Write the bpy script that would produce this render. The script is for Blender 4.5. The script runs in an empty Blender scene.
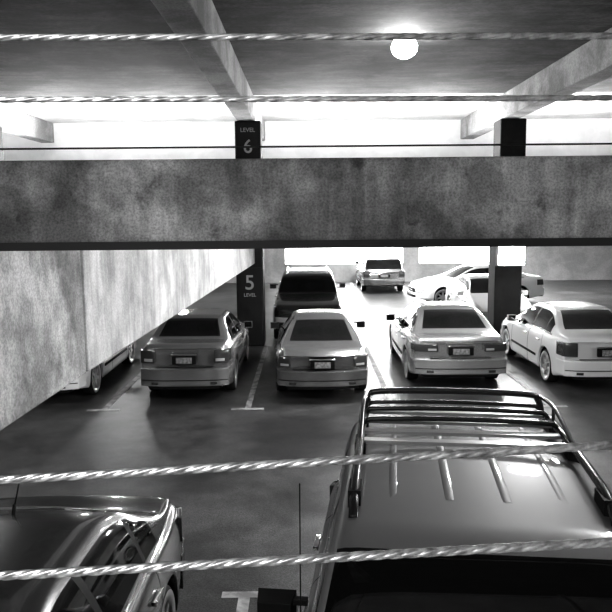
import bpy, bmesh, math
from mathutils import Vector, Matrix
sc = bpy.context.scene
try:
    sc.view_settings.view_transform = 'Standard'
except Exception: pass
try:
    sc.view_settings.look = 'Medium High Contrast'
except Exception: pass

# ------------------------------------------------------------ materials
def mat(name, col, rough=0.6, metal=0.0, coat=0.0, nscale=None, lo=0.7, hi=1.25, stretch=(1,1,1), bump=0.0, emit=0.0, spec=0.5, p0=.40, p1=.60, layers=()):
    """layers: (scale, amount, stretch, p0, p1) multiplied darkening noises"""
    m = bpy.data.materials.new(name); m.use_nodes = True
    nt = m.node_tree; b = nt.nodes['Principled BSDF']
    b.inputs['Base Color'].default_value = (col, col, col, 1)
    b.inputs['Roughness'].default_value = rough
    b.inputs['Metallic'].default_value = metal
    b.inputs['Specular IOR Level'].default_value = spec
    b.inputs['Coat Weight'].default_value = coat
    b.inputs['Coat Roughness'].default_value = 0.04
    if emit:
        b.inputs['Emission Color'].default_value = (1, 1, 1, 1)
        b.inputs['Emission Strength'].default_value = emit
    if nscale:
        tc = nt.nodes.new('ShaderNodeTexCoord')
        def noise(scale, st, q0, q1, ca, cb, off=0):
            mp = nt.nodes.new('ShaderNodeMapping'); mp.inputs['Scale'].default_value = st
            mp.inputs['Location'].default_value = (off, off*.7, off*1.3)
            nt.links.new(tc.outputs['Object'], mp.inputs['Vector'])
            n = nt.nodes.new('ShaderNodeTexNoise'); n.inputs['Scale'].default_value = scale
            n.inputs['Detail'].default_value = 9; n.inputs['Roughness'].default_value = 0.62
            n.inputs['Distortion'].default_value = .3
            nt.links.new(mp.outputs[0], n.inputs['Vector'])
            r = nt.nodes.new('ShaderNodeValToRGB')
            r.color_ramp.elements[0].position = q0; r.color_ramp.elements[0].color = (ca, ca, ca, 1)
            r.color_ramp.elements[1].position = q1; r.color_ramp.elements[1].color = (cb, cb, cb, 1)
            nt.links.new(n.outputs['Fac'], r.inputs['Fac'])
            return r.outputs['Color'], n.outputs['Fac']
        out, h = noise(nscale, stretch, p0, p1, col*lo, min(1, col*hi))
        for i, (s, amt, st, q0, q1) in enumerate(layers):
            c2, h = noise(s, st, q0, q1, 1-amt, 1, 3.1*(i+1))
            mx = nt.nodes.new('ShaderNodeMix'); mx.data_type = 'RGBA'; mx.blend_type = 'MULTIPLY'
            mx.inputs[0].default_value = 1
            nt.links.new(out, mx.inputs[6]); nt.links.new(c2, mx.inputs[7]); out = mx.outputs[2]
        nt.links.new(out, b.inputs['Base Color'])
        if bump:
            bp = nt.nodes.new('ShaderNodeBump'); bp.inputs['Strength'].default_value = bump
            bp.inputs['Distance'].default_value = 0.01
            nt.links.new(h, bp.inputs['Height']); nt.links.new(bp.outputs[0], b.inputs['Normal'])
    return m
U = (1, 1, 1)
M_span = mat('spandrel_concrete', 0.68, 0.9, nscale=1.1, lo=0.45, hi=1.1, bump=0.25, p0=.42, p1=.58,
             layers=((4, .4, (1, 1, 1), .40, .55), (3, .35, (2.2, 1, .35), .42, .6), (90, .4, U, .38, .58), (7, .45, U, .34, .42)))
M_gird = mat('girder_concrete', 0.72, 0.85, nscale=1.0, lo=0.65, hi=1.1, bump=0.2, layers=((3.5, .3, (1, .6, .6), .38, .58), (4, .25, (1, 2.0, .3), .4, .6), (60, .25, U, .4, .6)))
M_gird2 = mat('girder_concrete_stained_shade', 0.52, 0.85, nscale=1.6, lo=0.5, hi=1.2, bump=0.25, layers=((5, .4, (1, 1, .7), .38, .56), (60, .35, U, .4, .58)))  # stains, plus the near part's shade put into a darker base
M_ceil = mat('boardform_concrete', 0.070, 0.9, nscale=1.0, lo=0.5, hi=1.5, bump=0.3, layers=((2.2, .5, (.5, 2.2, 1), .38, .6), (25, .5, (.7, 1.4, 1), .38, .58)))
M_beam = mat('beam_concrete', 0.32, 0.85, nscale=1.2, lo=0.6, hi=1.2, bump=0.2, layers=((30, .3, U, .4, .6),))
M_white = mat('white_painted_concrete', 0.85, 0.8, nscale=1.0, lo=0.9, hi=1.05)
M_wall = mat('wall_concrete', 0.5, 0.85, nscale=0.8, lo=0.8, hi=1.15, layers=((20, .15, U, .4, .6),))
M_dwall = mat('wall_concrete_dark', 0.14, 0.85, nscale=0.8, lo=0.7, hi=1.25)
M_floor = mat('parking_floor', 0.10, 0.38, nscale=0.55, lo=0.55, hi=1.4, bump=0.3, layers=((3, .35, U, .38, .58), (70, .65, U, .40, .60)))
M_line = mat('parking_line_paint', 0.40, 0.6, nscale=5, lo=0.5, hi=1.2)
M_col = mat('column_shade_dark', 0.014, 0.7, nscale=2, lo=0.6, hi=1.3)  # near-black colour holds the shade on the columns
M_signb = mat('sign_black', 0.012, 0.5)
M_signw = mat('sign_white', 0.5, 0.5)
M_steel = mat('galvanised_steel', 0.36, 0.42, metal=0.7, nscale=30, lo=0.5, hi=1.2)
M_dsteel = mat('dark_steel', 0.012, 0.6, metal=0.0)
M_glass = mat('car_glass', 0.006, 0.04, spec=0.6)
M_trim = mat('black_trim', 0.010, 0.6, spec=.15)
M_chrome = mat('chrome', 0.85, 0.12, metal=1)
M_tail = mat('tail_lens', 0.05, 0.12, coat=1)
M_lamp = mat('head_lens', 0.45, 0.1, coat=1)
M_plate = mat('licence_plate', 0.30, 0.5, nscale=25, lo=0.5, hi=1.2)
M_tyre = mat('tyre_rubber', 0.010, 0.8)
M_rim = mat('alloy_rim', 0.5, 0.3, metal=0.8)
M_em = mat('lamp_lens', 0.9, 0.4, emit=60)

# ------------------------------------------------------------ helpers
def new_obj(name, bm, mats, smooth=False, parent=None, angle=None):
    me = bpy.data.meshes.new(name)
    bmesh.ops.recalc_face_normals(bm, faces=bm.faces[:])
    bm.to_mesh(me); bm.free()
    for m in mats: me.materials.append(m)
    if smooth:
        for p in me.polygons: p.use_smooth = True
    o = bpy.data.objects.new(name, me); sc.collection.objects.link(o)
    if parent: o.parent = parent
    return o

def abox(bm, x0, x1, y0, y1, z0, z1, mi=0, cuts=0):
    N = cuts+1; V = {}
    def vert(i, j, k):
        if (i, j, k) not in V:
            V[(i, j, k)] = bm.verts.new((x0+(x1-x0)*i/N, y0+(y1-y0)*j/N, z0+(z1-z0)*k/N))
        return V[(i, j, k)]
    for a in range(N):
        for b in range(N):
            for s in (0, N):
                for q in (((s, a, b), (s, a+1, b), (s, a+1, b+1), (s, a, b+1)),
                          ((a, s, b), (a+1, s, b), (a+1, s, b+1), (a, s, b+1)),
                          ((a, b, s), (a+1, b, s), (a+1, b+1, s), (a, b+1, s))):
                    f = bm.faces.new([vert(*t) for t in q]); f.material_index = mi
    return list(V.values())

def box(name, x0, x1, y0, y1, z0, z1, m, bev=0.0, parent=None):
    bm = bmesh.new(); abox(bm, x0, x1, y0, y1, z0, z1)
    o = new_obj(name, bm, [m], parent=parent)
    if bev:
        md = o.modifiers.new('b', 'BEVEL'); md.width = bev; md.segments = 2
    return o

def tube(bm, pts, r, mi=0, n=10):
    pts = [Vector(p) for p in pts]; rings = []
    for i, p in enumerate(pts):
        t = (pts[min(i+1, len(pts)-1)]-pts[max(i-1, 0)]).normalized()
        up = Vector((0, 0, 1)) if abs(t.z) < 0.9 else Vector((1, 0, 0))
        a = t.cross(up).normalized(); b = a.cross(t)
        rings.append([bm.verts.new(p+a*r*math.cos(2*math.pi*k/n)+b*r*math.sin(2*math.pi*k/n)) for k in range(n)])
    for i in range(len(rings)-1):
        for k in range(n):
            f = bm.faces.new((rings[i][k], rings[i][(k+1) % n], rings[i+1][(k+1) % n], rings[i+1][k])); f.material_index = mi; f.smooth = True
    for rg in (rings[0], rings[-1]):
        f = bm.faces.new(rg); f.material_index = mi

def smooth_path(pts, sub=6):
    P = [Vector(p) for p in pts]; out = []
    for i in range(len(P)-1):
        p0 = P[max(i-1, 0)]; p1 = P[i]; p2 = P[i+1]; p3 = P[min(i+2, len(P)-1)]
        for k in range(sub):
            t = k/sub
            out.append(0.5*((2*p1)+(p2-p0)*t+(2*p0-5*p1+4*p2-p3)*t*t+(3*p1-p0-3*p2+p3)*t**3))
    out.append(P[-1]); return out

def interp(keys, s):
    if s <= keys[0][0]: return keys[0][1]
    if s >= keys[-1][0]: return keys[-1][1]
    n = len(keys)
    def d(i): return (keys[i+1][1]-keys[i][1])/(keys[i+1][0]-keys[i][0])
    def m(i):
        if i == 0: return d(0)
        if i == n-1: return d(n-2)
        a, b = d(i-1), d(i)
        return 0 if a*b <= 0 else 2*a*b/(a+b)
    for i in range(n-1):
        if s <= keys[i+1][0]:
            h = keys[i+1][0]-keys[i][0]; t = (s-keys[i][0])/h
            return ((2*t**3-3*t*t+1)*keys[i][1]+(t**3-2*t*t+t)*h*m(i)+(-2*t**3+3*t*t)*keys[i+1][1]+(t**3-t*t)*h*m(i+1))

# ------------------------------------------------------------ wheels
def wheel_mesh(R, nsp):
    bm = bmesh.new(); n = 36
    prof = [(-0.10, R*.66), (-0.105, R*.9), (-0.085, R*.985), (-.04, R), (.04, R), (.085, R*.985), (.105, R*.9), (.10, R*.68), (.085, R*.66), (.06, R*.6), (.03, R*.58)]
    rings = [[bm.verts.new((x, r*math.cos(2*math.pi*k/n), r*math.sin(2*math.pi*k/n))) for k in range(n)] for x, r in prof]
    for i in range(len(rings)-1):
        for k in range(n):
            f = bm.faces.new((rings[i][k], rings[i][(k+1) % n], rings[i+1][(k+1) % n], rings[i+1][k]))
            f.smooth = True; f.material_index = 0 if i < 6 else 1
    f = bm.faces.new(rings[-1]); f.material_index = 2
    f = bm.faces.new(rings[0]); f.material_index = 2
    for j in range(nsp):
        vs = abox(bm, .05, .085, -.028, .028, .02, R*.64, 1)
        bmesh.ops.rotate(bm, verts=vs, cent=(0, 0, 0), matrix=Matrix.Rotation(2*math.pi*j/nsp, 3, 'X'))
    r = bmesh.ops.create_cone(bm, cap_ends=True, segments=20, radius1=.065, radius2=.055, depth=.04)
    bmesh.ops.rotate(bm, verts=r['verts'], cent=(0, 0, 0), matrix=Matrix.Rotation(math.pi/2, 3, 'Y'))
    for v in r['verts']: v.co.x += .075
    for f in set(f for v in r['verts'] for f in v.link_faces): f.material_index = 1
    bmesh.ops.recalc_face_normals(bm, faces=bm.faces[:])
    me = bpy.data.meshes.new('wheel'); bm.to_mesh(me); bm.free()
    for m in (M_tyre, M_rim, M_trim): me.materials.append(m)
    return me
WH = {'sedan': wheel_mesh(.32, 7), 'suv': wheel_mesh(.37, 6)}

SPEC = {
 'sedan': dict(L=4.45, W=1.76, R=.32, ax=(.85, 3.50), th=.44,
   zt=[(0, .60), (.06, .72), (.3, .82), (1.0, .96), (1.15, 1.0), (1.9, 1.37), (2.25, 1.43), (2.9, 1.435), (3.25, 1.38), (3.85, 1.08), (4.0, 1.04), (4.38, 1.01), (4.45, .94)],
   zb=[(0, .56), (.06, .66), (.3, .75), (1.1, .87), (2.5, .91), (3.8, .95), (4.38, .95), (4.45, .88)],
   zl=[(0, .27), (.3, .2), (.7, .18), (3.8, .19), (4.2, .25), (4.45, .30)],
   ws=[(0, .88), (.25, .96), (.8, 1), (3.6, 1), (4.2, .965), (4.45, .92)],
   wind=(1.2, 1.95), back=(3.2, 3.82), side=(1.45, 3.62), pill=[(2.42, 2.50), (3.28, 3.33)], seams=[1.35, 2.46, 3.3], bz=(.32, .60), tz=(.70, .92), mir=(1.5, .98)),
 'suv': dict(L=4.75, W=1.92, R=.37, ax=(.9, 3.70), th=.20,
   zt=[(0, .78), (.06, .93), (.25, 1.04), (1.5, 1.17), (1.64, 1.19), (2.10, 1.63), (2.36, 1.71), (3.2, 1.76), (4.1, 1.74), (4.35, 1.69), (4.66, 1.16), (4.75, 1.04)],
   zb=[(0, .72), (.06, .88), (.25, .99), (1.6, 1.10), (4.3, 1.13), (4.66, 1.10), (4.75, 1.0)],
   zl=[(0, .38), (.3, .32), (.7, .3), (4.0, .3), (4.4, .34), (4.75, .42)],
   ws=[(0, .9), (.2, .97), (.7, 1), (4.2, 1), (4.55, .98), (4.75, .94)],
   wind=(1.68, 2.16), back=(4.38, 4.64), side=(1.9, 4.36), pill=[(2.75, 2.84), (3.62, 3.72)], seams=[1.75, 2.8, 3.66], bz=(.42, .70), tz=(.82, 1.08), mir=(2.08, 1.36)),
}
# rounder compact sedan and a taller-tailed notchback
import copy
S2 = copy.deepcopy(SPEC['sedan'])
S2['zt'] = [(0, .60), (.06, .72), (.3, .82), (1.0, .97), (1.15, 1.01), (1.85, 1.36), (2.2, 1.43), (2.7, 1.44), (3.15, 1.385), (3.80, 1.05), (3.95, 1.02), (4.32, .965), (4.45, .86)]
S2['zb'] = [(0, .56), (.06, .66), (.3, .75), (1.1, .87), (2.5, .90), (3.7, .93), (4.28, .90), (4.45, .80)]
S2['ws'] = [(0, .88), (.25, .96), (.8, 1), (3.4, 1), (4.1, .96), (4.45, .90)]
S2['tz'] = (.66, .86); S2['th'] = .50; S2['rnd'] = 1.6
SPEC['sedan_round'] = S2
S3 = copy.deepcopy(SPEC['sedan'])
S3['zt'] = [(0, .60), (.06, .72), (.3, .82), (1.0, .96), (1.15, 1.0), (1.9, 1.37), (2.25, 1.44), (3.0, 1.44), (3.35, 1.39), (3.83, 1.12), (3.95, 1.09), (4.36, 1.07), (4.45, 1.0)]
S3['zb'] = [(0, .56), (.06, .66), (.3, .75), (1.1, .88), (2.5, .93), (3.8, .99), (4.36, 1.0), (4.45, .93)]
S3['tz'] = (.74, .99); S3['bz'] = (.32, .64); S3['back'] = (3.3, 3.82)
SPEC['sedan_notch'] = S3
WH['sedan_round'] = WH['sedan']; WH['sedan_notch'] = WH['sedan']

def build_car(name, loc, rot, kind, paint, var=0, rack=False, antenna=None, taper=None, plate=True, scale=(1, 1, 1)):
    S = SPEC[kind]; L, W, R = S['L'], S['W'], S['R']; w = W/2; rnd = S.get('rnd', 1)
    root = bpy.data.objects.new(name, None); sc.collection.objects.link(root)
    root.location = loc; root.rotation_euler = (0, 0, rot); root.scale = scale
    def sst(a): a = max(0, min(1, a)); return a*a*(3-2*a)
    def warp(x, s, z):
        u = min(abs(x)/w, 1.1)
        ds = -0.13*rnd*(u**4*.7+u**2*.3*(rnd > 1)+u**4*.3*(rnd <= 1))*sst((s-(L-.7))/.7) + 0.20*u**3*sst((.8-s)/.8)
        zb = interp(S['zb'], s)
        if z > zb:
            wc = (S['wind'][0]+S['wind'][1])/2; bc = (S['back'][0]+S['back'][1])/2
            ds += 0.13*u*u*math.exp(-((s-wc)/.6)**2) - 0.09*u*u*math.exp(-((s-bc)/.5)**2)
        # vertical tuck of the end panels
        ds -= 0.05*rnd**1.5*sst((s-(L-.4))/.4)*((z-.62)/.4)**2 if z > .62 else 0
        return Vector((x, s+ds-L/2, z))
    # stations
    st = set(round(i*.06, 4) for i in range(int(L/.06)+1)); st |= {0, .02, .035, L-.04, L-.02, L}
    RA = R+.055
    for a in S['ax']:
        for k in range(13):
            st.add(round(a-RA*math.cos(math.pi*k/12), 4))
        st.add(round(a-RA-.006, 4)); st.add(round(a+RA+.006, 4))
    for q in S['seams']: st |= {round(q-.006, 4), round(q+.006, 4)}
    for a, b in S['pill']+[S['wind'], S['back'], S['side']]: st |= {a, b}
    st = sorted(st); st2 = [st[0]]
    for s in st[1:]:
        if s-st2[-1] > .004: st2.append(s)
    st = st2
    def arch(s):
        z = interp(S['zl'], s)
        for a in S['ax']:
            if abs(s-a) <= RA: z = max(z, R+math.sqrt(max(0, RA*RA-(s-a)**2)))
        return z
    def ring(s):
        ww = w*interp(S['ws'], s); zl = arch(s); z0 = interp(S['zl'], s)
        zb = interp(S['zb'], s); h = interp(S['zt'], s)-zb; th = S['th']
        zz = lambda f: max(zl+.012, z0+(zb-z0)*f)
        xt = .90*ww-th*h
        P = [(0, zl), (ww*.86, zl), (ww*.965, zl+.006), (ww*.985, zz(.15)+.004), (ww, zz(.42)+.006), (ww*.998, zz(.66)+.008), (ww*.982, zz(.84)+.01), (ww*.955, max(zb-.02, zl+.03)), (ww*.915, zb+min(.008, h*.2)),
             (.90*ww, zb+min(.02, h*.3)), (.90*ww-th*h*.5+.02*min(1, h/.3), zb+h*.5), (xt+.014, zb+h*.86), (xt-.02, zb+h*.93), (xt*.87, zb+h*.965), (xt*.45, zb+h*.992), (0, zb+h)]
        return P
    bm = bmesh.new(); rows = []
    for s in st:
        P = ring(s); r = [bm.verts.new(warp(x, s, z)) for x, z in P]
        l = [bm.verts.new(warp(-x, s, z)) for x, z in P[1:-1]]
        rows.append((r, l, P))
    NP = len(rows[0][0])
    def lv(i, k): r, l, _ = rows[i]; return r[k] if k in (0, NP-1) else l[k-1]
    kb = 12 if kind == 'suv' else 13
    for i in range(len(st)-1):
        sm = (st[i]+st[i+1])/2; h = interp(S['zt'], sm)-interp(S['zb'], sm)
        for k in range(NP-1):
            mi = 0
            if k <= 1: mi = 2
            elif 2 <= k <= 8 and any(abs(sm-q) < .007 for q in S['seams']): mi = 2
            elif k in (9, 10) and S['side'][0] < sm < S['side'][1] and h > .1:
                mi = 1
                if any(a < sm < b for a, b in S['pill']): mi = 2
            elif k == 8 and S['side'][0]-.1 < sm < S['side'][1]+.1: mi = 3
            elif (k >= 12 and S['wind'][0] < sm < S['wind'][1]) or (k >= kb and S['back'][0] < sm < S['back'][1]): mi = 1
            a, b, c, d = rows[i][0][k], rows[i][0][k+1], rows[i+1][0][k+1], rows[i+1][0][k]
            f = bm.faces.new((a, b, c, d)); f.material_index = mi
            f = bm.faces.new((lv(i, k), lv(i+1, k), lv(i+1, k+1), lv(i, k+1))); f.material_index = mi
    for i in (0, len(st)-1):
        for k in range(NP-1):
            q = [rows[i][0][k], rows[i][0][k+1], lv(i, k+1), lv(i, k)]
            u = []
            for v in q:
                if v not in u: u.append(v)
            if len(u) > 2: f = bm.faces.new(u); f.material_index = 0
    b = new_obj('body', bm, [paint, M_glass, M_trim, M_chrome], smooth=True, parent=root)
    md = b.modifiers.new('s', 'SUBSURF'); md.levels = 1; md.render_levels = 1
    # trims -------------------------------------------------
    bm = bmesh.new()
    def tb(x0, x1, s0, s1, z0, z1, mi, both=False, cuts=4):
        for sg in ((1, -1) if both else (1,)):
            vs = abox(bm, x0, x1, s0, s1, z0, z1, mi, cuts)
            for v in vs:
                x, s, z = v.co
                v.co = warp(sg*x*w*interp(S['ws'], s), s, z)
    b0, b1 = S['bz']; t0, t1 = S['tz']
    # rear
    tb(-1.005, 1.005, L-.30, L+.045, b0, b1, 0, cuts=7)
    tb(-.8, .8, L-.25, L+.02, b0-.06, b0, 2)
    if var == 0:
        tb(.68, 1.008, L-.24, L+.012, t0, t1-.02, 4, True)
        tb(.72, .92, L-.24, L+.016, t0+.03, t0+.08, 5, True)
    elif var == 1:
        tb(.72, 1.008, L-.26, L+.012, t0-.0, t1-.01, 4, True)
        tb(.76, .95, L-.2, L+.016, t0+.03, t0+.07, 5, True)
    elif var == 2:
        tb(.5, 1.008, L-.28, L+.012, t0+.05, t1-.03, 4, True)
        tb(.54, .72, L-.2, L+.016, t0+.07, t0+.11, 5, True)
    else:
        tb(.72, 1.008, L-.3, L+.012, t0-.02, t1+.01, 4, True)
    tb(-.27, .27, L-.05, L+.006, t0-.02, t0+.125, 2)
    if plate: tb(-.18, .18, L-.02, L+.018, t0-.005, t0+.105, 6)
    tb(-.3, .3, L-.04, L+.022, t0+.14, t0+.165, 3)
    tb(-.66, .66, L-.04, L+.004, b1+.02, b1+.03, 2)
    tb(-.99, .99, L-.04, L+.052, b0+.10, b0+.115, 2, cuts=7)
    tb(.60, .75, L-.02, L+.055, b0+.03, b0+.075, 4, True)
    # front
    tb(-1.005, 1.005, -.05, .28, b0-.03, b1-.13, 0, cuts=7)
    tb(-.42, .42, -.015, .05, b1-.12, b1+.0, 2)
    tb(-.40, .40, -.022, .05, b1-.07, b1-.05, 3)
    tb(.5, .99, -.008, .26, b1-.10, b1+.03, 5, True)
    tb(-.7, .7, -.055, .1, b0-.01, b0+.07, 2)
    tb(-.18, .18, -.062, -.03, b0+.05, b0+.13, 6)
    # sides
    zb = interp(S['zb'], 2.5)
    for q in S['seams'][1:]:
        tb(.985, 1.022, q-.24, q-.06, zb-.13, zb-.10, 3, True, cuts=1)
    tb(.97, 1.008, S['ax'][0]+.5, S['ax'][1]-.5, interp(S['zl'], 2)+.24, interp(S['zl'], 2)+.29, 2, True, cuts=1)
    tb(-.62, .62, .3, L-.3, interp(S['zl'], 2)+.02, R+.35, 2, cuts=1)
    t = new_obj('trim', bm, [paint, M_glass, M_trim, M_chrome, M_tail, M_lamp, M_plate], parent=root)
    md = t.modifiers.new('b', 'BEVEL'); md.width = .01; md.segments = 2; md.limit_method = 'ANGLE'; md.angle_limit = 1.0
    for p in t.data.polygons: p.use_smooth = True
    # mirrors
    ms, mz = S['mir']
    for sg in (1, -1):
        bm = bmesh.new()
        mw = .095
        vs = abox(bm, -mw, mw, -.06, .05, -.075, .075, 0)
        for v in vs:
            if v.co.y < 0: v.co.x *= .85; v.co.z *= .8
        bx = abox(bm, -mw-.06, -mw+.04, -.02, .02, -.06, -.03, 1)
        abox(bm, -mw+.015, mw-.015, .05, .056, -.06, .06, 2)
        mo = new_obj('mirror', bm, [M_trim if rack else paint, M_trim, M_glass], parent=root, smooth=False)
        if sg < 0:
            mo.rotation_euler = (0, math.pi, 0)
        mo.location = (sg*(w*.90+.15), ms-L/2, mz)
        md = mo.modifiers.new('b', 'BEVEL'); md.width = .025; md.segments = 3
    # wheels
    for j, a in enumerate(S['ax']):
        for sg in (1, -1):
            o = bpy.data.objects.new('wheel', WH[kind]); sc.collection.objects.link(o); o.parent = root
            o.location = (sg*(w-.13), a-L/2, R)
            if sg < 0: o.rotation_euler = (0, 0, math.pi)
    def topz(x, s):
        h = interp(S['zt'], s)-interp(S['zb'], s); xt = .9*w-S['th']*h
        u = abs(x)/xt
        return interp(S['zt'], s)-h*.07*u**2.2
    if antenna == 'roof':
        bm = bmesh.new(); s = S['back'][0]-.15
        tube(bm, [(0, s-L/2, topz(0, s)-.01), (0, s-L/2+.03, topz(0, s)+.05)], .012, 0)
        tube(bm, [(0, s-L/2+.03, topz(0, s)+.04), (0, s-L/2+.12, topz(0, s)+.17)], .005, 0)
        new_obj('antenna', bm, [M_trim], parent=root)
    if antenna == 'fender':
        bm = bmesh.new()
        tube(bm, [(-w*.86, 1.55-L/2, 1.05), (-w*.86, 1.55-L/2, 1.14)], .014, 0)
        tube(bm, [(-w*.86, 1.55-L/2, 1.1), (-w*.86, 1.57-L/2, 2.22)], .0028, 0)
        new_obj('antenna', bm, [M_trim], parent=root)
    if kind == 'suv':
        bm = bmesh.new()
        xr = .66 if rack else .62
        s0, s1 = 2.45, 4.3
        hh = .085 if rack else .05
        for sg in (1, -1):
            pts = [(sg*xr, s0-L/2, topz(xr, s0)-.01), (sg*xr, s0+.08-L/2, topz(xr, s0)+hh*.7), (sg*xr, s0+.25-L/2, topz(xr, s0+.25)+hh)]
            for k in range(1, 6):
                s = s0+.25+(s1-s0-.5)*k/5; pts.append((sg*xr, s-L/2, topz(xr, s)+hh))
            pts += [(sg*xr, s1-.08-L/2, topz(xr, s1)+hh*.8), (sg*xr, s1-L/2, topz(xr, s1)-.01)]
            tube(bm, smooth_path(pts), .026, 0, 12)
            if rack:
                for s in (2.65, 3.4, 3.95):
                    vs = abox(bm, sg*xr-.035, sg*xr+.035, s-.09-L/2, s+.09-L/2, topz(xr, s)-.02, topz(xr, s)+hh, 1)
        if rack:
            # raised basket at the rear of the rack
            for s, dz, r in ((4.28, .20, .025), (4.28, .11, .016), (4.02, .10, .018), (3.72, .10, .018)):
                z = topz(0, s)+dz; x1 = xr
                zs = topz(xr, s)+hh
                tube(bm, smooth_path([(-x1, s-L/2, zs-.02), (-x1+.03, s-L/2, zs+(z-zs)*.7), (-x1+.12, s-L/2, z), (0, s-L/2, z+.012), (x1-.12, s-L/2, z), (x1-.03, s-L/2, zs+(z-zs)*.7), (x1, s-L/2, zs-.02)]), r, 0, 10)
            for sg in (1, -1):
                z0 = topz(xr, 3.4)+hh
                tube(bm, smooth_path([(sg*xr, 3.3-L/2, z0), (sg*(xr+.0), 3.5-L/2, z0+.05), (sg*xr, 3.9-L/2, z0+.11), (sg*(xr-.02), 4.26-L/2, topz(0, 4.28)+.19)]), .016, 0, 10)
                tube(bm, [(sg*xr, 3.9-L/2, z0-.05), (sg*xr, 3.9-L/2, z0+.11)], .012, 0)
            # flat crossbars of the rack floor
            for s in (4.15, 3.87, 3.6, 3.38):
                z = topz(0, s)+.035
                vs = abox(bm, -xr+.02, xr-.02, s-.035-L/2, s+.035-L/2, z, z+.022, 2)
        new_obj('roof_rack', bm, [M_rack if rack else M_chrome, M_trim, M_bar], parent=root)
        bm = bmesh.new()
        for x in (-.45, -.15, .15, .45):
            n = 14; prev = None
            for k in range(n+1):
                s = 2.62+(4.15-2.62)*k/n; z = topz(x, s)
                e = .006*min(1, k/1.5, (n-k)/1.5)
                q = [bm.verts.new((x+dx, s-L/2, z+dz)) for dx, dz in ((-.03, -.006), (-.018, e), (.018, e), (.03, -.006))]
                if prev:
                    for j in range(3): f = bm.faces.new((prev[j], prev[j+1], q[j+1], q[j])); f.smooth = True
                prev = q
        new_obj('roof_ribs', bm, [paint], parent=root)
    return root

def paint(name, c, metal=.75, rough=.27):
    return mat(name, c, rough, metal=metal, coat=.7)
M_rack = mat('rack_metal', 0.04, 0.25, metal=0.6)
M_bar = mat('rack_bar_metal', 0.42, 0.35, metal=0.7)
P_silver = paint('paint_silver', .30); P_lsilver = paint('paint_light_silver', .60); P_white = paint('paint_white', .75, 0, .4)
P_grey = paint('paint_grey', .30); P_dark = paint('paint_dark', .04, .4); P_gold = paint('paint_champagne', .38); P_suv = paint('paint_suv_grey', .13, .15, .5)
P_nd = paint('paint_charcoal', .06, .6, .25)

PI = math.pi
# near cars
build_car('suv', (.91, 3.38, 0), -math.radians(7), 'suv', P_suv, rack=True, antenna='fender', scale=(1.03, 1, 1))
build_car('sedan_car', (-1.90, 3.38, 0), -math.radians(1), 'sedan', P_nd, antenna='roof')
# facing row, seen from behind
build_car('sedan_car', (-2.17, 14.2, 0), PI, 'sedan_notch', P_gold, var=0, scale=(.96, 1, .97))
build_car('sedan_car', (.26, 14.1, 0), PI+.01, 'sedan_round', P_silver, var=1, scale=(.99, 1, .96))
build_car('sedan_car', (2.92, 14.9, 0), PI-.01, 'sedan', P_lsilver, var=2, scale=(1.06, 1, .99))
build_car('sedan_car', (5.55, 14.6, 0), PI, 'sedan', P_white, var=3)
build_car('sedan_car', (-4.80, 13.95, 0), PI, 'sedan', P_white, var=0)
# second row
build_car('suv', (.05, 19.8, 0), 0, 'suv', P_dark, scale=(.97, 1, .96))
build_car('sedan_car', (5.5, 20.9, 0), 0, 'sedan', P_white)
build_car('suv', (3.3, 31.1, 0), PI, 'suv', P_grey, var=3, scale=(.95, .95, .85))
build_car('sedan_car', (6.3, 25.7, 0), -PI/2+.12, 'sedan', P_white, scale=(1.05, 1.08, 1.0))

# ------------------------------------------------------------ building shell
XL, XR, YB = -16, 16, 34
box('floor', XL, XR, -6, YB, -.2, 0, M_floor)
box('floor_camera_deck', XL, XR, -6, 1.3, 1.45, 1.7, M_wall)
box('ceiling_camera_deck', XL, XR, -6, 1.0, 4.6, 4.8, M_wall)
box('floor_upper_deck', XL, XR, 3.76, YB, 3.25, 3.45, M_wall)
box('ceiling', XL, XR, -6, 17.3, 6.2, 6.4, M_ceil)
box('ceiling_lit_tone', XL, XR, 17.3, YB, 6.2, 6.4, M_wall)  # paler colour puts the strong light past the columns into the ceiling
box('wall_left', XL-.2, XL, -6, YB, -.2, 6.4, M_dwall)
box('wall_right', XR, XR+.2, -6, YB, -.2, 6.4, M_wall)
box('wall_front', XL, XR, -6.2, -6, -.2, 6.4, M_dwall)
box('wall_upper_deck', XL, XR, 22, 22.2, 3.45, 6.2, M_white)
bm = bmesh.new()
abox(bm, XL, -1.0, YB, YB+.25, 0, 6.4)
abox(bm, -1.0, 10.8, YB, YB+.25, 0, .90)
abox(bm, 4.8, 5.6, YB, YB+.25, .90, 3.25)
abox(bm, -1.0, 10.8, YB, YB+.25, 3.1, 6.4)
abox(bm, 10.8, XR, YB, YB+.25, 0, 6.4)
new_obj('wall_back', bm, [M_wall])

# spandrel beam at the upper deck edge
bm = bmesh.new(); abox(bm, XL, XR, 3.5, 3.76, 3.145, 3.583)
o = new_obj('spandrel_beam', bm, [M_span]); md = o.modifiers.new('b', 'BEVEL'); md.width = .018; md.segments = 2
box('spandrel_shadow_strip', XL, XR, 3.475, 3.499, 3.134, 3.175, M_dsteel)  # dark strip added for the shadow line under the beam edge

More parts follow.
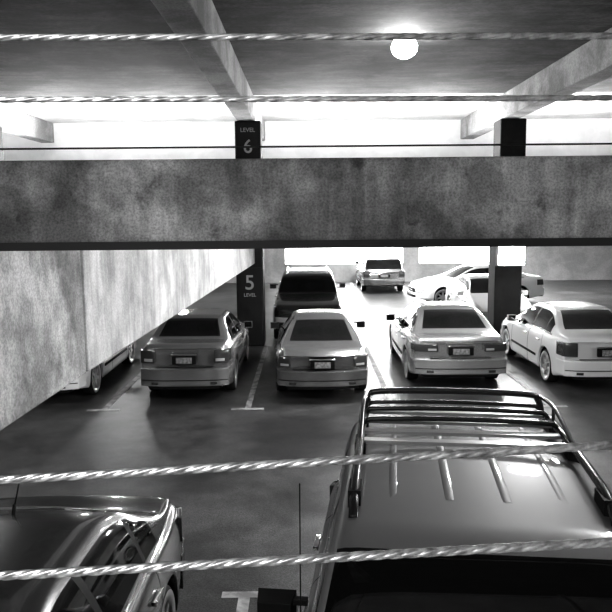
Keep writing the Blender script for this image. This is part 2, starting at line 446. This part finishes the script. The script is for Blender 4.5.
# deep girder running back to the column
def prism(name, a, b, th, z0, z1, m):
    bm = bmesh.new(); (x0, y0), (x1, y1) = a, b
    vs = []
    for (x, y) in ((x0, y0), (x1, y1), (x1-th, y1), (x0-th, y0)):
        vs.append((bm.verts.new((x, y, z0)), bm.verts.new((x, y, z1))))
    for i in range(4):
        j = (i+1) % 4; bm.faces.new((vs[i][0], vs[j][0], vs[j][1], vs[i][1]))
    bm.faces.new([v[0] for v in vs]); bm.faces.new([v[1] for v in vs])
    o = new_obj(name, bm, [m]); md = o.modifiers.new('b', 'BEVEL'); md.width = .02; md.segments = 2
    return o
prism('girder', (-1.69, 5.25), (-1.27, 17.29), .35, 2.105, 3.249, M_gird)
prism('girder', (-1.73, 3.77), (-1.70, 5.235), .35, 2.10, 3.249, M_gird2)

# columns
def column(x):
    box('column', x-.34, x+.34, 17.3, 17.95, 0, 3.25, M_col, .03)
    box('column', x-.30, x+.34, 17.3, 17.95, 3.45, 5.6, M_col, .03)
for x in (-1.41, 5.1, -8.0, 11.6): column(x)
def text(body, x, y, z, size, parent):
    cu = bpy.data.curves.new('t', 'FONT'); cu.body = body; cu.size = size; cu.align_x = 'CENTER'; cu.extrude = .004; cu.offset = size*.008
    o = bpy.data.objects.new('t', cu); sc.collection.objects.link(o)
    bpy.context.view_layer.update()
    me = bpy.data.meshes.new_from_object(o.evaluated_get(bpy.context.evaluated_depsgraph_get()))
    bpy.data.objects.remove(o)
    me.materials.clear(); me.materials.append(M_signw)
    t = bpy.data.objects.new('lettering', me); sc.collection.objects.link(t)
    t.parent = parent; t.location = (x, y, z); t.rotation_euler = (PI/2, 0, 0)
s1 = box('column_sign', -1.71, -1.11, 17.27, 17.299, 1.15, 2.0, M_signb)
text('5', -1.41, 17.262, 1.46, .52, s1); text('LEVEL', -1.41, 17.262, 1.28, .12, s1)
s2 = box('column_sign', -1.67, -1.11, 17.27, 17.299, 4.6, 5.55, M_signb)
text('LEVEL', -1.39, 17.262, 5.33, .14, s2); text('6', -1.39, 17.262, 4.83, .46, s2)

# ceiling beams of the upper deck
for x in (-1.44, 5.06, 11.6, -8.0):
    box('ceiling_beam', x-.21, x+.21, 1.2, 21.99, 5.6, 6.199, M_beam, .02)

# parking lines
bm = bmesh.new()
for x in (-6.1, -3.5, -1.02, 1.5, 4.2, 6.95):
    abox(bm, x-.05, x+.05, 11.6, 17.2, .001, .006)
    abox(bm, x-.28, x+.28, 11.5, 11.6, .001, .006)
for x in (-3.3, -.56, 2.6, 5.4):
    abox(bm, x-.05, x+.05, .2, 5.62, .001, .006)
    abox(bm, x-.2, x+.2, 5.62, 5.72, .001, .006)
for x in (-2.5, 0, 2.2, 4.5):
    abox(bm, x-.06, x+.06, 28.6, 33.5, .001, .006)
new_obj('parking_lines', bm, [M_line])

# ------------------------------------------------------------ cables
def cable(name, p0, p1, r, m, sag=.004, lobes=4, pitch=.13):
    bm = bmesh.new(); p0 = Vector(p0); p1 = Vector(p1); Ln = (p1-p0).length; n = int(Ln/.005); K = 40
    t = (p1-p0).normalized(); a = t.cross(Vector((0, 0, 1))).normalized(); b = a.cross(t); prev = None
    for i in range(n+1):
        f = i/n; c = p0+(p1-p0)*f; c.z -= sag*4*f*(1-f); ph = 2*PI*f*Ln/pitch
        rg = []
        for k in range(K):
            th = 2*PI*k/K
            rr = r*(.52+.50*math.sqrt(abs(math.cos(lobes/2*(th-ph)))))
            rg.append(bm.verts.new(c+a*rr*math.cos(th)+b*rr*math.sin(th)))
        if prev:
            for k in range(K):
                fc = bm.faces.new((prev[k], prev[(k+1) % K], rg[(k+1) % K], rg[k])); fc.smooth = True
        prev = rg
    return new_obj(name, bm, [m])
X = 2.2; XC = X-.045
def zl(z0, x0, z1, x1, x): return z0+(z1-z0)*(x-x0)/(x1-x0)
for (z0, x0, z1, x1, r) in ((3.602, -.51, 3.596, .51, .0056), (3.501, -.516, 3.4955, .516, .0052), (2.8325, -.554, 2.888, .551, .0080), (2.6476, -.565, 2.7036, .562, .0086)):
    cable('guard_cable', (-XC, 1.2, zl(z0, x0, z1, x1, -XC)), (XC, 1.2, zl(z0, x0, z1, x1, XC)), r, M_steel)
for x in (-X, X):
    box('railing_post', x-.04, x+.04, 1.16, 1.24, 1.7, 4.599, M_steel, .008)
bm = bmesh.new(); tube(bm, [(-15.9, 3.6, 3.648), (15.9, 3.6, 3.648)], .005)
for x in (-12, -6, 6, 12): tube(bm, [(x, 3.6, 3.585), (x, 3.6, 3.645)], .012)
new_obj('edge_cable', bm, [M_dsteel])

# ------------------------------------------------------------ lamps
def lamp(x, y, z, P, size=.4, name='ceiling_lamp', glob=False):
    bm = bmesh.new()
    r = bmesh.ops.create_cone(bm, cap_ends=True, segments=32, radius1=.12 if glob else .24, radius2=.10 if glob else .2, depth=.05)
    for v in r['verts']: v.co.z += -.025
    r = bmesh.ops.create_uvsphere(bm, u_segments=32, v_segments=16, radius=.21 if glob else .2)
    for v in r['verts']:
        v.co.z = (-.20+v.co.z*.85) if glob else -.05+min(0, v.co.z)*.45
    for f in set(f for v in r['verts'] for f in v.link_faces): f.material_index = 1
    o = new_obj(name, bm, [M_dsteel, M_em], smooth=True); o.location = (x, y, z)
    if glob:
        ld = bpy.data.lights.new('bulb', 'POINT'); ld.shadow_soft_size = .1; lz = -.50
    else:
        ld = bpy.data.lights.new('bulb', 'AREA'); ld.shape = 'DISK'; ld.size = size; lz = -.16
    ld.energy = P
    lo = bpy.data.objects.new('bulb', ld); sc.collection.objects.link(lo); lo.parent = o; lo.location = (0, 0, lz)
    return o
for x, y, p in ((2.5, 7.3, 130), (-4.4, 8.5, 40), (8.5, 8.5, 60), (1.3, 12.0, 70), (-5, 18.5, 60), (7.5, 19, 120), (3, 24, 380), (-5, 27, 150), (10, 28, 380), (3.2, 29, 260)):
    lamp(x, y, 3.249, p)
lamp(1.64, 11.7, 6.199, 80, glob=True)
lamp(-1.2, -.6, 4.599, 150); lamp(4.5, -.6, 4.599, 80); lamp(-6.5, -.6, 4.599, 60)
# unseen side lamps added under the slab to brighten the girder
def girder_fill(x, y, P, tilt=6):
    bm = bmesh.new(); abox(bm, -.06, .06, -.3, .3, -.2, 0, 0); abox(bm, -.075, -.06, -.27, .27, -.18, -.02, 1)
    o = new_obj('added_girder_lamp', bm, [M_dsteel, M_em]); o.location = (x, y, 3.249)
    ld = bpy.data.lights.new('bulb', 'AREA'); ld.shape = 'RECTANGLE'; ld.size = .16; ld.size_y = .5; ld.energy = P; ld.spread = math.radians(110)
    lo = bpy.data.objects.new('bulb', ld); sc.collection.objects.link(lo); lo.parent = o; lo.location = (-.09, 0, -.1)
    lo.rotation_euler = (0, math.radians(90-tilt), 0)
girder_fill(2.9, 5.0, 34); girder_fill(3.6, 8.6, 66); girder_fill(3.6, 13.0, 110)
# added uplights, hidden behind the spandrel, to brighten ceiling and back wall
def fill_uplight(x, y, P):
    bm = bmesh.new(); tube(bm, [(0, 0, 0), (0, 0, 1.0)], .035)
    vs = abox(bm, -.3, .3, -.14, .14, 1.0, 1.08); abox(bm, -.27, .27, -.11, .11, 1.08, 1.09, 1)
    o = new_obj('added_uplight', bm, [M_dsteel, M_em]); o.location = (x, y, 3.45)
    ld = bpy.data.lights.new('bulb', 'AREA'); ld.shape = 'RECTANGLE'; ld.size = .55; ld.size_y = .25; ld.energy = P
    lo = bpy.data.objects.new('bulb', ld); sc.collection.objects.link(lo); lo.parent = o; lo.location = (0, 0, 1.11); lo.rotation_euler = (PI-math.radians(-12), 0, 0)
for x in (-12, -6.5, -3.7, .2, 3.2, 7.5, 12.5): fill_uplight(x, 18.9, 340)
# wall pack on the right column
bm = bmesh.new(); abox(bm, 4.76, 5.44, 17.10, 17.299, 2.0, 2.72, 0); abox(bm, 4.78, 5.42, 17.08, 17.11, 2.03, 2.69, 1)
wp = new_obj('wall_pack_light', bm, [M_dsteel, M_em])
ld = bpy.data.lights.new('bulb', 'AREA'); ld.size = .45; ld.energy = 90
lo = bpy.data.objects.new('bulb', ld); sc.collection.objects.link(lo); lo.parent = wp; lo.location = (5.1, 17.06, 2.4)
lo.rotation_euler = (math.radians(-75), 0, 0)

# world
wd = bpy.data.worlds.new('World'); sc.world = wd; wd.use_nodes = True
wd.node_tree.nodes['Background'].inputs[0].default_value = (1, 1, 1, 1)
wd.node_tree.nodes['Background'].inputs[1].default_value = 20

cam = bpy.data.cameras.new('camera'); co = bpy.data.objects.new('camera', cam); sc.collection.objects.link(co)
cam.sensor_width = 36; cam.lens = 690/612*36; cam.clip_start = .05
co.matrix_world = Matrix.Translation((0, 0, 3.3)) @ Matrix.Rotation(math.radians(90-7.5), 4, 'X') @ Matrix.Rotation(math.radians(-.5), 4, 'Z')
sc.camera = co
